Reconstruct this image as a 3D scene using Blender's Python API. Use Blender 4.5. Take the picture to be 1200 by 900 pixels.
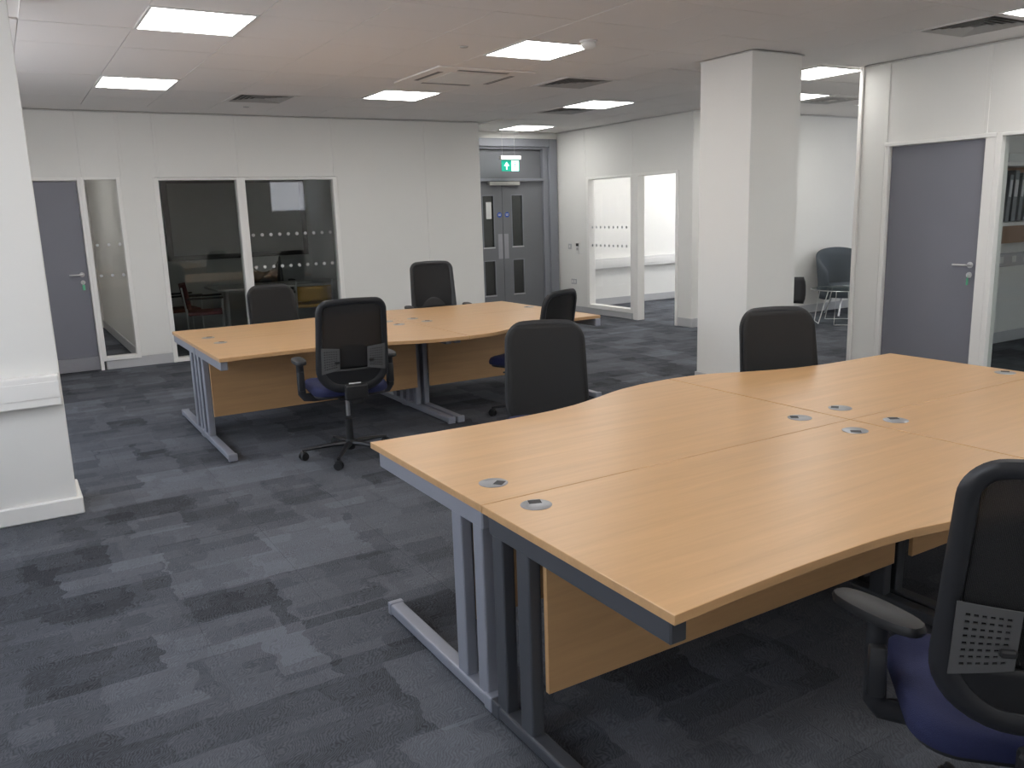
import bpy, bmesh, math, random
from mathutils import Vector, Matrix
random.seed(7)
for o in list(bpy.data.objects): bpy.data.objects.remove(o)
SC = bpy.context.scene; COL = SC.collection
# ------------------------------------------------------------------ camera
CAM_H = 1.62; YAW = 0.538782445; PITCH = 0.202572412; ROLL = -0.032013476; FPX = 981.775
Fv = Vector((math.sin(YAW)*math.cos(PITCH), math.cos(YAW)*math.cos(PITCH), -math.sin(PITCH)))
R0 = Vector((math.cos(YAW), -math.sin(YAW), 0)); U0 = R0.cross(Fv)
Rv = R0*math.cos(ROLL) + U0*math.sin(ROLL); Uv = U0*math.cos(ROLL) - R0*math.sin(ROLL)
cd = bpy.data.cameras.new('camera'); cam = bpy.data.objects.new('camera', cd); COL.objects.link(cam)
M3 = Matrix((Rv, Uv, -Fv)).transposed()
cam.matrix_world = Matrix.Translation((0, 0, CAM_H)) @ M3.to_4x4()
cd.sensor_width = 36; cd.lens = 36*FPX/1200; cd.clip_start = .02; cd.clip_end = 200
SC.camera = cam
# ------------------------------------------------------------------ world, sun, exposure
w = bpy.data.worlds.new('world'); SC.world = w; w.use_nodes = True
wn = w.node_tree.nodes; wl = w.node_tree.links
bg = wn['Background']
tc = wn.new('ShaderNodeTexCoord'); sp = wn.new('ShaderNodeSeparateXYZ'); cr = wn.new('ShaderNodeValToRGB')
wl.new(tc.outputs['Generated'], sp.inputs[0]); wl.new(sp.outputs['Z'], cr.inputs[0]); wl.new(cr.outputs[0], bg.inputs[0])
cr.color_ramp.elements[0].color = (.90, .93, 1, 1); cr.color_ramp.elements[1].color = (.6, .75, 1, 1)
bg.inputs[1].default_value = 3.6
SC.view_settings.view_transform = 'Standard'; SC.view_settings.look = 'None'
SC.view_settings.gamma = 1; SC.view_settings.use_curve_mapping = False
SC.view_settings.exposure = 0.70
LAMP = 9.0          # emission of the ceiling light diffusers
# ------------------------------------------------------------------ materials
def mat(name, col, rough=.5, metal=0, noise=None, bump=None, spec=.5):
    m = bpy.data.materials.new(name); m.use_nodes = True; n = m.node_tree.nodes; l = m.node_tree.links
    p = n['Principled BSDF']; p.inputs['Roughness'].default_value = rough; p.inputs['Metallic'].default_value = metal
    p.inputs['Specular IOR Level'].default_value = spec
    c = (*col, 1); p.inputs['Base Color'].default_value = c
    t = n.new('ShaderNodeTexCoord')
    s, a = noise or (30, .06)
    nt = n.new('ShaderNodeTexNoise'); nt.inputs['Scale'].default_value = s; nt.inputs['Detail'].default_value = 4
    l.new(t.outputs['Object'], nt.inputs[0])
    r = n.new('ShaderNodeMix'); r.data_type = 'RGBA'
    r.inputs[6].default_value = tuple(x*(1-a) for x in col)+(1,); r.inputs[7].default_value = tuple(min(1, x*(1+a)) for x in col)+(1,)
    l.new(nt.outputs[0], r.inputs[0]); l.new(r.outputs[2], p.inputs['Base Color'])
    if bump:
        b = n.new('ShaderNodeBump'); b.inputs['Strength'].default_value = bump[1]; b.inputs['Distance'].default_value = .002
        n2 = n.new('ShaderNodeTexNoise'); n2.inputs['Scale'].default_value = bump[0]; l.new(t.outputs['Object'], n2.inputs[0])
        l.new(n2.outputs[0], b.inputs['Height']); l.new(b.outputs[0], p.inputs['Normal'])
    return m
def glass_mat(name, tint=(1, 1, 1), ior=1.45):
    m = bpy.data.materials.new(name); m.use_nodes = True; n = m.node_tree.nodes; l = m.node_tree.links
    n.remove(n['Principled BSDF']); out = n['Material Output']
    tr = n.new('ShaderNodeBsdfTransparent'); tr.inputs[0].default_value = (*tint, 1)
    g = n.new('ShaderNodeBsdfGlossy'); g.inputs['Roughness'].default_value = .02
    lw = n.new('ShaderNodeLayerWeight'); lw.inputs[0].default_value = .5; pw = n.new('ShaderNodeMath'); pw.operation = 'POWER'; pw.inputs[1].default_value = 5
    f = n.new('ShaderNodeMath'); f.operation = 'MULTIPLY_ADD'; f0 = ((ior-1)/(ior+1))**2; f.inputs[1].default_value = 1-f0; f.inputs[2].default_value = f0
    l.new(lw.outputs['Facing'], pw.inputs[0]); l.new(pw.outputs[0], f.inputs[0]); mx = n.new('ShaderNodeMixShader')
    l.new(f.outputs[0], mx.inputs[0]); l.new(tr.outputs[0], mx.inputs[1]); l.new(g.outputs[0], mx.inputs[2]); l.new(mx.outputs[0], out.inputs[0])
    return m
def emit_mat(name, col, s):
    m = bpy.data.materials.new(name); m.use_nodes = True; n = m.node_tree.nodes; p = n['Principled BSDF']
    p.inputs['Base Color'].default_value = (*col, 1); p.inputs['Emission Color'].default_value = (*col, 1); p.inputs['Emission Strength'].default_value = s
    return m
def mesh_fabric(name, col, alpha):
    m = bpy.data.materials.new(name); m.use_nodes = True; n = m.node_tree.nodes; l = m.node_tree.links
    p = n['Principled BSDF']; p.inputs['Base Color'].default_value = (*col, 1); p.inputs['Roughness'].default_value = .75
    t = n.new('ShaderNodeTexCoord'); v = n.new('ShaderNodeTexWave'); v.inputs['Scale'].default_value = 140
    l.new(t.outputs['Object'], v.inputs[0]); mr = n.new('ShaderNodeMapRange')
    mr.inputs[3].default_value = alpha-.06; mr.inputs[4].default_value = alpha+.06
    l.new(v.outputs[1], mr.inputs[0]); l.new(mr.outputs[0], p.inputs['Alpha'])
    return m
def beech(name, col=(.56, .34, .164)):
    m = bpy.data.materials.new(name); m.use_nodes = True; n = m.node_tree.nodes; l = m.node_tree.links
    p = n['Principled BSDF']; p.inputs['Roughness'].default_value = .34; p.inputs['Specular IOR Level'].default_value = .5
    t = n.new('ShaderNodeTexCoord'); mp = n.new('ShaderNodeMapping'); mp.inputs['Scale'].default_value = (.9, 14, 14)
    l.new(t.outputs['Object'], mp.inputs[0])
    a = n.new('ShaderNodeTexNoise'); a.inputs['Scale'].default_value = 1.6; a.inputs['Detail'].default_value = 5; a.inputs['Distortion'].default_value = .6
    b = n.new('ShaderNodeTexNoise'); b.inputs['Scale'].default_value = 9; b.inputs['Detail'].default_value = 6
    l.new(mp.outputs[0], a.inputs[0]); l.new(mp.outputs[0], b.inputs[0])
    ad = n.new('ShaderNodeMath'); ad.operation = 'MULTIPLY_ADD'; ad.inputs[1].default_value = .35; l.new(b.outputs[0], ad.inputs[0]); l.new(a.outputs[0], ad.inputs[2])
    c = n.new('ShaderNodeValToRGB'); c.color_ramp.elements[0].position = .42; c.color_ramp.elements[1].position = .92
    c.color_ramp.elements[0].color = tuple(x*.9 for x in col)+(1,); c.color_ramp.elements[1].color = tuple(x*1.07 for x in col)+(1,)
    l.new(ad.outputs[0], c.inputs[0]); l.new(c.outputs[0], p.inputs['Base Color'])
    return m
def carpet(name):
    m = bpy.data.materials.new(name); m.use_nodes = True; n = m.node_tree.nodes; l = m.node_tree.links
    p = n['Principled BSDF']; p.inputs['Roughness'].default_value = .95; p.inputs['Specular IOR Level'].default_value = .15
    g0 = n.new('ShaderNodeNewGeometry')
    # ragged, stitched edges: shift x by a coarse stepped noise
    nq = n.new('ShaderNodeTexNoise'); nq.inputs['Scale'].default_value = 9; nq.inputs['Detail'].default_value = 3; l.new(g0.outputs['Position'], nq.inputs[0])
    vs = n.new('ShaderNodeVectorMath'); vs.operation = 'MULTIPLY_ADD'; vs.inputs[1].default_value = (.16, .035, 0); l.new(nq.outputs['Color'], vs.inputs[0]); l.new(g0.outputs['Position'], vs.inputs[2])
    class G_: outputs = {'Position': vs.outputs[0]}
    g = G_
    def brick(wd, h, off, seed):
        mp = n.new('ShaderNodeMapping'); mp.inputs['Location'].default_value = (seed, seed*1.7, 0); l.new(g.outputs['Position'], mp.inputs[0])
        b = n.new('ShaderNodeTexBrick'); l.new(mp.outputs[0], b.inputs[0]); b.inputs['Scale'].default_value = 1
        b.inputs['Brick Width'].default_value = wd; b.inputs['Row Height'].default_value = h; b.inputs['Mortar Size'].default_value = 0
        b.offset = off; b.offset_frequency = 2; b.squash = .6; b.squash_frequency = 3
        b.inputs['Color1'].default_value = (0, 0, 0, 1); b.inputs['Color2'].default_value = (1, 1, 1, 1)
        return b.outputs[0]
    a = brick(.46, .3, .37, 3.1); b = brick(.21, .11, .61, 11.3); c = brick(.37, .5, .43, 23.7)
    def math_(op, x, y, z=None):
        q = n.new('ShaderNodeMath'); q.operation = op
        for i, v in enumerate((x, y, z)):
            if v is None: continue
            if isinstance(v, (int, float)): q.inputs[i].default_value = v
            else: l.new(v, q.inputs[i])
        return q.outputs[0]
    # the woven blocks overlap: mean of three staggered patterns
    s = math_('MULTIPLY_ADD', a, .40, math_('MULTIPLY_ADD', b, .24, math_('MULTIPLY', c, .36)))
    nz = n.new('ShaderNodeTexNoise'); nz.inputs['Scale'].default_value = 70; nz.inputs['Detail'].default_value = 4; l.new(g.outputs['Position'], nz.inputs[0])
    # fine rib of the loop pile, running diagonally
    mp = n.new('ShaderNodeMapping'); mp.inputs['Rotation'].default_value = (0, 0, .62); l.new(g.outputs['Position'], mp.inputs[0])
    wv = n.new('ShaderNodeTexWave'); wv.inputs['Scale'].default_value = 34; wv.inputs['Distortion'].default_value = .5; wv.inputs['Detail'].default_value = 2; l.new(mp.outputs[0], wv.inputs[0])
    s2 = math_('ADD', s, math_('MULTIPLY_ADD', nz.outputs[0], .5, math_('MULTIPLY_ADD', wv.outputs[1], .26, -.38)))
    r = n.new('ShaderNodeValToRGB'); r.color_ramp.elements[0].position = .0; r.color_ramp.elements[1].position = 1
    r.color_ramp.elements[0].color = (.029, .031, .036, 1); r.color_ramp.elements[1].color = (.150, .160, .184, 1)
    l.new(s2, r.inputs[0]); l.new(r.outputs[0], p.inputs['Base Color'])
    bp = n.new('ShaderNodeBump'); bp.inputs['Strength'].default_value = .35; bp.inputs['Distance'].default_value = .003
    l.new(s2, bp.inputs['Height']); l.new(bp.outputs[0], p.inputs['Normal'])
    return m
M = dict(
    wall=mat('painted_wall', (.80, .79, .755), .7, noise=(3, .015)),
    wall_dimmed=mat('dimmed_room_wall', (.42, .43, .42), .7, noise=(3, .02)),  # dimness of the unlit rooms is put into this darker wall colour
    ceil=mat('ceiling_tile', (.82, .79, .765), .9, noise=(120, .04), bump=(200, .2)),
    frame=mat('white_frame_paint', (.86, .845, .81), .45, noise=(5, .01)),
    skirt=mat('skirting_grey', (.50, .50, .51), .5, noise=(5, .02)),
    trim=mat('ceiling_trim', (.62, .61, .59), .6),
    door=mat('door_lilac_grey', (.20, .20, .235), .5, noise=(4, .03)),
    kick=mat('kick_plate_metal', (.34, .34, .37), .35, .3),
    door2=mat('double_door_grey', (.17, .175, .19), .5, noise=(4, .02)),
    door2f=mat('door_frame_grey', (.25, .26, .29), .45, noise=(4, .02)),
    chrome=mat('satin_chrome', (.62, .62, .63), .28, 1),
    beech=beech('beech_laminate'), beech_edge=mat('beech_edging', (.54, .31, .14), .4, noise=(20, .06)),
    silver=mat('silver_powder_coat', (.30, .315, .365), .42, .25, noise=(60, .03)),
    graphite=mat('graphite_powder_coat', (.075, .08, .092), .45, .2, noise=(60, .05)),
    greymetal=mat('grey_metal_cap', (.33, .34, .36), .35, .6, noise=(60, .05)),
    black=mat('black_plastic', (.010, .0105, .012), .52, noise=(80, .1)),
    blacks=mat('black_satin_frame', (.018, .019, .022), .42, noise=(60, .08)),
    mesh=mesh_fabric('black_chair_mesh', (.008, .008, .009), .88),
    meshd=mesh_fabric('dark_back_fabric', (.0125, .0128, .0135), .97),
    wing=mat('grey_lumbar_plastic', (.09, .09, .092), .5, noise=(50, .05)),
    blue=mat('navy_seat_fabric', (.010, .014, .058), .9, noise=(180, .2), bump=(400, .5)),
    label=mat('white_label', (.75, .75, .75), .5),
    glass=glass_mat('clear_glass'), tint=glass_mat('grey_partition_glass', (.88, .90, .89), 1.6), tint2=glass_mat('office_glass', (.8, .82, .8), 1.4), tglass=glass_mat('table_glass', (.8, .87, .85), 1.5),
    dot=mat('frosted_dot', (.55, .55, .55), .7), wired=glass_mat('dark_vision_glass', (.42, .43, .43), 1.5),
    lamp=emit_mat('light_diffuser', (1, .985, .96), LAMP), carpet=carpet('grey_patchwork_carpet'),
    vent=mat('vent_grey', (.45, .44, .42), .5, .2), dark=mat('duct_dark', (.15, .148, .143), .9), slot=mat('slot_grey', (.16, .155, .15), .8),
    white=mat('white_plastic', (.75, .74, .72), .4), green=emit_mat('exit_green', (.0, .24, .16), .6), exitw=emit_mat('exit_white', (.7, 1, .95), .9),
    bluesign=mat('blue_sign', (.02, .08, .42), .4), paper=mat('paper_notice', (.7, .7, .68), .8), greenfob=mat('green_key_tag', (.15, .55, .32), .5),
    board=mat('dark_screen_fabric', (.22, .23, .225), .6), red=mat('dark_red_fabric', (.09, .018, .018), .9), mustard=mat('mustard_fabric', (.36, .21, .04), .85),
    greyfab=mat('slate_fabric', (.085, .10, .115), .95, noise=(150, .15)), binder=mat('grey_binder', (.22, .24, .25), .5), brown=mat('brown_wood', (.30, .17, .10), .5, noise=(12, .15)),
    outside=mat('pale_render', (.85, .80, .77), .9), roofing=mat('roof_sheet', (.75, .77, .8), .6))
# ------------------------------------------------------------------ mesh builder
class MB:
    def __init__(s): s.bm = bmesh.new()
    def box(s, x0, x1, y0, y1, z0, z1, bev=0, seg=1, mx=None):
        b = bmesh.new(); bmesh.ops.create_cube(b, size=1)
        for v in b.verts: v.co = Vector(((x0+x1)/2+v.co.x*(x1-x0), (y0+y1)/2+v.co.y*(y1-y0), (z0+z1)/2+v.co.z*(z1-z0)))
        if bev: bmesh.ops.bevel(b, geom=b.edges[:], offset=bev, segments=seg, affect='EDGES', profile=.5)
        return s._add(b, mx)
    def _add(s, b, mx=None):
        if mx: bmesh.ops.transform(b, matrix=mx, verts=b.verts[:])
        me = bpy.data.meshes.new('tmp'); b.to_mesh(me); b.free(); s.bm.from_mesh(me); bpy.data.meshes.remove(me); return s
    def cyl(s, p0, p1, r0, r1=None, n=16, cap=True):
        r1 = r0 if r1 is None else r1; p0 = Vector(p0); p1 = Vector(p1); d = p1-p0
        b = bmesh.new(); bmesh.ops.create_cone(b, cap_ends=cap, segments=n, radius1=r0, radius2=r1, depth=d.length)
        mx = Matrix.Translation((p0+p1)/2) @ d.to_track_quat('Z', 'Y').to_matrix().to_4x4()
        return s._add(b, mx)
    def prism(s, pts, z0, z1, bev=0, mx=None):
        b = bmesh.new(); vs = [b.verts.new((x, y, z0)) for x, y in pts]; f = b.faces.new(vs)
        r = bmesh.ops.extrude_face_region(b, geom=[f]); ev = [e for e in r['geom'] if isinstance(e, bmesh.types.BMVert)]
        for v in ev: v.co.z = z1
        bmesh.ops.recalc_face_normals(b, faces=b.faces[:])
        if bev:
            es = [e for e in b.edges if abs(e.verts[0].co.z-e.verts[1].co.z) < 1e-6]
            bmesh.ops.bevel(b, geom=es, offset=bev, segments=2, affect='EDGES', profile=.5)
        return s._add(b, mx)
    def tube(s, pts, ra, rb=None, n=8, closed=False, up=None):
        """sweep an ellipse (ra along 'side', rb along the other normal) through pts; ra may be a list"""
        rb = rb or ra; P = [Vector(p) for p in pts]; N = len(P); rings = []
        upv = Vector(up) if up else Vector((0, 0, 1)); bm = s.bm
        for i, p in enumerate(P):
            a = P[(i-1) % N] if (closed or i > 0) else p; c = P[(i+1) % N] if (closed or i < N-1) else p
            t = (c-a).normalized(); u = upv
            if abs(t.dot(u)) > .97 and not up: u = Vector((0, 1, 0))
            sd = t.cross(u).normalized(); nn = sd.cross(t).normalized()
            A = ra[i] if isinstance(ra, (list, tuple)) else ra; B = rb[i] if isinstance(rb, (list, tuple)) else rb
            rings.append([bm.verts.new(p+sd*A*math.cos(2*math.pi*k/n)+nn*B*math.sin(2*math.pi*k/n)) for k in range(n)])
        for i in range(N if closed else N-1):
            r, q = rings[i], rings[(i+1) % N]
            for k in range(n): bm.faces.new((r[k], r[(k+1) % n], q[(k+1) % n], q[k]))
        if not closed: bm.faces.new(rings[0][::-1]); bm.faces.new(rings[-1])
        return s
    def lathe(s, prof, c=(0, 0, 0), n=24):
        rings = [[s.bm.verts.new((c[0]+r*math.cos(2*math.pi*k/n), c[1]+r*math.sin(2*math.pi*k/n), c[2]+z)) for k in range(n)] for r, z in prof]
        for a, b in zip(rings, rings[1:]):
            for k in range(n): s.bm.faces.new((a[k], a[(k+1) % n], b[(k+1) % n], b[k]))
        for q in (rings[0][::-1], rings[-1]): s.bm.faces.new(q)
        return s
    def grid(s, nu, nv, fn):
        g = [[s.bm.verts.new(fn(i/nu, j/nv)) for i in range(nu+1)] for j in range(nv+1)]
        for j in range(nv):
            for i in range(nu): s.bm.faces.new((g[j][i], g[j][i+1], g[j+1][i+1], g[j+1][i]))
        return s
    def done(s, name, m, parent=None, smooth=False, loc=None, thick=None):
        if not thick: bmesh.ops.recalc_face_normals(s.bm, faces=s.bm.faces[:])
        me = bpy.data.meshes.new(name); s.bm.to_mesh(me); s.bm.free()
        me.materials.append(M[m])
        if smooth:
            me.polygons.foreach_set('use_smooth', [True]*len(me.polygons)); 
            try: me.set_sharp_from_angle(angle=math.radians(40))
            except Exception: pass
        o = bpy.data.objects.new(name, me); COL.objects.link(o)
        if thick: md = o.modifiers.new('solid', 'SOLIDIFY'); md.thickness = thick; md.offset = 0
        if parent: o.parent = parent
        if loc: o.location = loc
        return o
def box(name, m, b, parent=None, bev=0, seg=1): return MB().box(*b, bev=bev, seg=seg).done(name, m, parent)
def struct(name, m, boxes, bev=0):
    q = MB()
    for b in boxes: q.box(*b, bev=bev)
    o = q.done(name, m); o['kind'] = 'structure'; return o
def tag(o, label, cat, group=None):
    o['label'] = label; o['category'] = cat
    if group: o['group'] = group
    return o
def thing(name, label, cat, loc=(0, 0, 0), rz=0, group=None):
    o = bpy.data.objects.new(name, None); COL.objects.link(o); o.empty_display_size = .1
    o.location = loc; o.rotation_euler = (0, 0, rz); return tag(o, label, cat, group)
KIDS = {}
def copy_tree(o, parent=None):
    c = o.copy(); COL.objects.link(c)
    if parent: c.parent = parent
    for ch in [x for x in COL.objects if x.parent is o]: copy_tree(ch, c)
    return c
CZ = 2.83; DZ = .727
# ================================================================== FLOOR AND CEILING
YN = 10.46; XE = 7.92; XP = 7.08
floor = struct('floor', 'carpet', [(-1.6, 13.2, -1.3, 15, -.10, -.006)])
tm = MB().box(-.2495, .2495, -.2495, .2495, -.006, 0).done('carpet_tile', 'carpet', floor); tmesh = tm.data
bpy.data.objects.remove(tm)
cells = []
for i in range(-3, 27):
    for j in range(-2, 24):
        x = .25+i*.5; y = .25+j*.5-.1
        if x < -1.15 or y < -.7 or x > 12.9: continue
        if y > YN+.2 and not (6.0 < x < XE+.2 and y < 11.7): continue
        if y > 8.6 and x > XE+.2: continue
        if y < 5.1 and x > XP+.2: continue
        d = Vector((x, y, -CAM_H)); zc = d.dot(Fv)
        if zc < .3: continue
        u = 600+FPX*d.dot(Rv)/zc; v = 450-FPX*d.dot(Uv)/zc
        if u < -600 or u > 2000 or v > 1700: continue
        cells.append((zc, x, y))
cells.sort()
for zc, x, y in cells[:300]:
    o = bpy.data.objects.new('carpet_tile', tmesh); COL.objects.link(o); o.parent = floor; o.location = (x, y, random.uniform(-.0004, .0004))
q = MB()
for zc, x, y in cells[300:]: q.box(x-.2495, x+.2495, y-.2495, y+.2495, -.006, 0)
o = q.done('carpet_tiling', 'carpet', floor); o['kind'] = 'stuff'
# ground under the rest of the floor
ceiling = struct('ceiling', 'ceil', [(-1.6, 13.2, -1.3, 15, CZ+.012, CZ+.10)])
GX, GY, TX, TY = .905, 5.39, .6322, .65
lights = [(0, 0), (0, 4), (4, 0), (4, 4), (8, 4), (9, 8), (9, 0), (8, -4), (4, -4), (0, -4), (8, -8), (4, -8), (0, -8), (0, 8), (11, 2), (14, 2), (17, 2)]
lights = [(0, 0), (0, 4), (4, 0), (4, 4), (8, 4), (9, 8), (9, 0), (8, -4), (4, -4), (0, -4), (8, -8), (4, -8), (0, -8)]
vents = [(2, 5), (6, 2), (8, 5), (8, -3)]
taken = set(lights) | set(vents) | {(4, 2)}
tm = MB().box(.003, TX-.003, .003, TY-.003, 0, .012).done('ceiling_tile', 'ceil', ceiling); cmesh = tm.data; bpy.data.objects.remove(tm)
cc = []
for i in range(-4, 19):
    for j in range(-10, 10):
        x = GX+i*TX; y = GY+j*TY
        if (i, j) in taken: continue
        if x < -1.4 or y < -.95: continue
        if y+TY > YN+.02 and not (x > 5.85 and y+TY < 11.7 and x+TX < XE+.1): continue
        if x+TX > XE+.05 and y+TY > 8.5: continue
        if x+TX > XP+.02 and y < 5.25: continue
        if x < .2 and 4.6 < y+.01 < 5.65: continue
        if x+TX > 13: continue
        if x < 5.97 and x+TX > 5.38 and y < 5.66 and y+TY > 5.07: continue
        d = Vector((x+.3, y+.3, CZ-CAM_H)); zc = d.dot(Fv)
        if zc < .3: continue
        u = 600+FPX*d.dot(Rv)/zc; v = 450-FPX*d.dot(Uv)/zc
        if u < -600 or u > 2000 or v < -700: continue
        cc.append((zc, x, y))
cc.sort()
for zc, x, y in cc[:300]:
    o = bpy.data.objects.new('ceiling_tile', cmesh); COL.objects.link(o); o.parent = ceiling; o.location = (x, y, CZ+random.uniform(-.0008, .0008))
if cc[300:]:
    q = MB()
    for zc, x, y in cc[300:]: q.box(x+.003, x+TX-.003, y+.003, y+TY-.003, CZ, CZ+.012)
    o = q.done('ceiling_tiling', 'ceil', ceiling); o['kind'] = 'stuff'
# ================================================================== WALLS
def panels(wall, axis, c, edges, z0, z1, side, m='wall', strip='wall', proud=.012):
    """thin boards in front of a wall core; edges = positions of the joints; a cover strip on each joint"""
    for a, b in zip(edges, edges[1:]):
        lo, hi = sorted((c, c+side*proud))
        bb = (a+.004, b-.004, lo, hi, z0, z1) if axis == 'x' else (lo, hi, a+.004, b-.004, z0, z1)
        box('wall_panel', m, bb, wall)
    for a in edges[1:-1]:
        lo, hi = sorted((c, c+side*(proud+.006)))
        bb = (a-.018, a+.018, lo, hi, z0, z1) if axis == 'x' else (lo, hi, a-.018, a+.018, z0, z1)
        box('cover_strip', strip, bb, wall, .002)
# ---- north wall (Y = YN)
wn_ = struct('wall_north', 'wall', [(-1.5, 5.85, YN+.012, YN+.10, 2.13, CZ+.01), (-1.5, -.06, YN+.012, YN+.10, 0, 2.13), (1.25, 1.61, YN+.012, YN+.10, 0, 2.13),
     (3.76, 5.85, YN+.012, YN+.10, 0, 2.13), (.885, 1.25, YN+.012, YN+.1, 0, .11), (5.75, 5.85, YN+.1, 11.6, 0, CZ+.01)])
panels(wn_, 'x', YN+.012, [-1.4, -.3, .89, 1.286, 1.663, 2.572, 3.749, 5.027, 5.85], 2.13, CZ, -1)
panels(wn_, 'x', YN+.012, [3.76, 5.027, 5.85], .13, 2.13, -1); panels(wn_, 'x', YN+.012, [1.25, 1.61], .13, 2.13, -1); panels(wn_, 'x', YN+.012, [-1.4, -.06], .13, 2.13, -1)
b = struct('baseboard_north', 'skirt', [(-1.4, -.06, YN-.006, YN+.012, 0, .125), (.885, 1.61, YN-.006, YN+.012, 0, .115), (3.76, 5.85, YN-.006, YN+.012, 0, .125)], .003)
struct('trim_1', 'trim', [(-1.4, 5.85, YN-.018, YN, CZ-.007, CZ-.001)])
def frame_rect(name, par, m, axis, c0, c1, a0, a1, z0, z1, wd, bottom=True, top=True):
    q = MB()
    def bb(u0, u1, v0, v1): q.box(*((u0, u1, c0, c1, v0, v1) if axis == 'x' else (c0, c1, u0, u1, v0, v1)), bev=.004)
    bb(a0, a0+wd, z0, z1); bb(a1-wd, a1, z0, z1)
    if top: bb(a0+wd, a1-wd, z1-wd*.6, z1)
    if bottom: bb(a0+wd, a1-wd, z0, z0+wd)
    return q.done(name, m, par)
def window(n, axis, c, a0, a1, z0, z1, wd, glass='glass', dots=(), dots_rng=None, th=.12, side=-1, pitch=.105, dotr=.017, bottom=True):
    lo, hi = (c-.02, c+.10) if side < 0 else (c-.10, c+.02)
    root = MB()
    o = frame_rect('window_%d' % n, None, 'frame', axis, c-.018, c+.105, a0, a1, z0, z1, wd, bottom); o['kind'] = 'structure'
    m = (.5*(c+.04)+.5*(c+.05))
    g = (a0+wd, a1-wd, m-.004, m+.004, z0+(wd if bottom else 0), z1-wd*.6) if axis == 'x' else (m-.004, m+.004, a0+wd, a1-wd, z0+(wd if bottom else 0), z1-wd*.6)
    box('pane', glass, g, o)
    for z in dots:
        q = MB(); k = a0+wd+pitch*.5
        while k < a1-wd-dotr:
            p0, p1 = ((k, m-.006, z), (k, m-.0045, z)) if axis == 'x' else ((m-.006, k, z), (m-.0045, k, z))
            q.cyl(p0, p1, dotr, n=12); k += pitch
        d = q.done('dot_row', 'dot', o); d['kind'] = 'stuff'; d['label'] = 'row of round frosted safety dots'
    return o
window(1, 'x', YN, .845, 1.256, .10, 2.135, .045, 'glass', (1.40, 1.06), pitch=.115)
window(2, 'x', YN, 1.60, 2.57, .0, 2.125, .05, 'tint')
window(3, 'x', YN, 2.565, 3.765, .0, 2.125, .055, 'tint', (1.44, 1.05), pitch=.108, dotr=.02)
# ---- door 1 (lilac grey leaf, left of the wall)
d1 = struct('door_1', 'door', [(-.03, .815, YN+.03, YN+.072, .16, 2.095)], .002)
box('kick_plate', 'kick', (-.03, .815, YN+.028, YN+.072, .006, .158), d1, .002)
q = MB(); q.box(-.085, -.035, YN-.016, YN+.1, 0, 2.135, .004); q.box(.82, .858, YN-.016, YN+.1, 0, 2.135, .004); q.box(-.035, .82, YN-.016, YN+.1, 2.1, 2.135, .004)
q.done('door_frame', 'frame', d1)
def lever(par, P, along, out, fob=True):
    """P on the leaf face, along = unit direction the lever points, out = unit normal into the room"""
    P = Vector(P); A = Vector(along); O = Vector(out)
    q = MB(); q.cyl(P, P+O*.008, .026, n=20); q.cyl(P+O*.008, P+O*.05, .009, n=12)
    q.tube([P+O*.05, P+O*.052+A*.03, P+O*.05+A*.13], .0095, n=10, up=(0, 0, 1))
    h = q.done('door_handle', 'chrome', par, True)
    L = P+Vector((0, 0, -.085)); MB().cyl(L, L+O*.012, .024, n=20).cyl(L+O*.012, L+O*.02, .01, n=12).done('lock_cylinder', 'chrome', par, True)
    if fob:
        T = L+O*.028+Vector((0, 0, -.055)); q = MB(); q.tube([L+O*.02, L+O*.03+Vector((0, 0, -.02)), T+Vector((0, 0, .03))], .002, n=6)
        q.box(T.x-.014, T.x+.014, T.y-.003, T.y+.003, T.z-.03, T.z+.03, .003)
        tag(q.done('key_tag', 'greenfob'), 'green key tag hanging in the lock of the '+fob, 'key tag')
lever(d1, (.755, YN+.03, 1.085), (-1, 0, 0), (0, -1, 0), 'lilac-grey door at far left')
# ---- recess with the double doors (Y = 11.6)
YD = 11.6
we = struct('wall_entry', 'wall', [(5.85, 6.02, YD, YD+.1, 0, CZ+.01), (7.90, 8.10, YD, YD+.1, 0, CZ+.01), (6.02, 7.90, YD, YD+.1, 2.74, CZ+.01)])
d2 = struct('door_2', 'door2f', [(6.02, 6.17, YD-.03, YD+.02, 0, 2.74), (7.75, 7.90, YD-.03, YD+.02, 0, 2.74), (6.17, 7.75, YD-.03, YD+.02, 2.62, 2.74),
     (6.02, 6.14, YD+.02, YD+.14, 0, 2.70), (7.655, 7.78, YD+.02, YD+.14, 0, 2.70), (6.14, 7.66, YD+.02, YD+.14, 2.585, 2.64), (6.14, 7.66, YD+.0, YD+.14, 2.095, 2.135)], .004)
box('transom_panel', 'door2', (6.14, 7.66, YD+.09, YD+.13, 2.13, 2.59), d2, .002)
def leaf(x0, x1, name, wins, mx_):
    q = MB(); y0, y1 = YD+.06, YD+.104
    w0, w1 = wins
    for (a, b_, z0, z1) in ((x0, w0, .006, 2.09), (w1, x1, .006, 2.09), (w0, w1, .006, .32), (w0, w1, .86, 1.08), (w0, w1, 1.875, 2.09)): q.box(a, b_, y0, y1, z0, z1)
    o = q.done('door_leaf', 'door2', d2)
    for z0, z1 in ((.32, .86), (1.08, 1.875)):
        box('pane', 'wired', (w0, w1, YD+.078, YD+.084, z0, z1), o)
        q = MB(); e = .012
        q.box(w0-e, w0, y0-.006, y0, z0-e, z1+e); q.box(w1, w1+e, y0-.006, y0, z0-e, z1+e); q.box(w0, w1, y0-.006, y0, z1, z1+e)
        q.done('glazing_bead', 'door2f', o); box('lower_bead', 'chrome', (w0-e, w1+e, y0-.010, y0, z0-e*1.6, z0), o)
    return o
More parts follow.
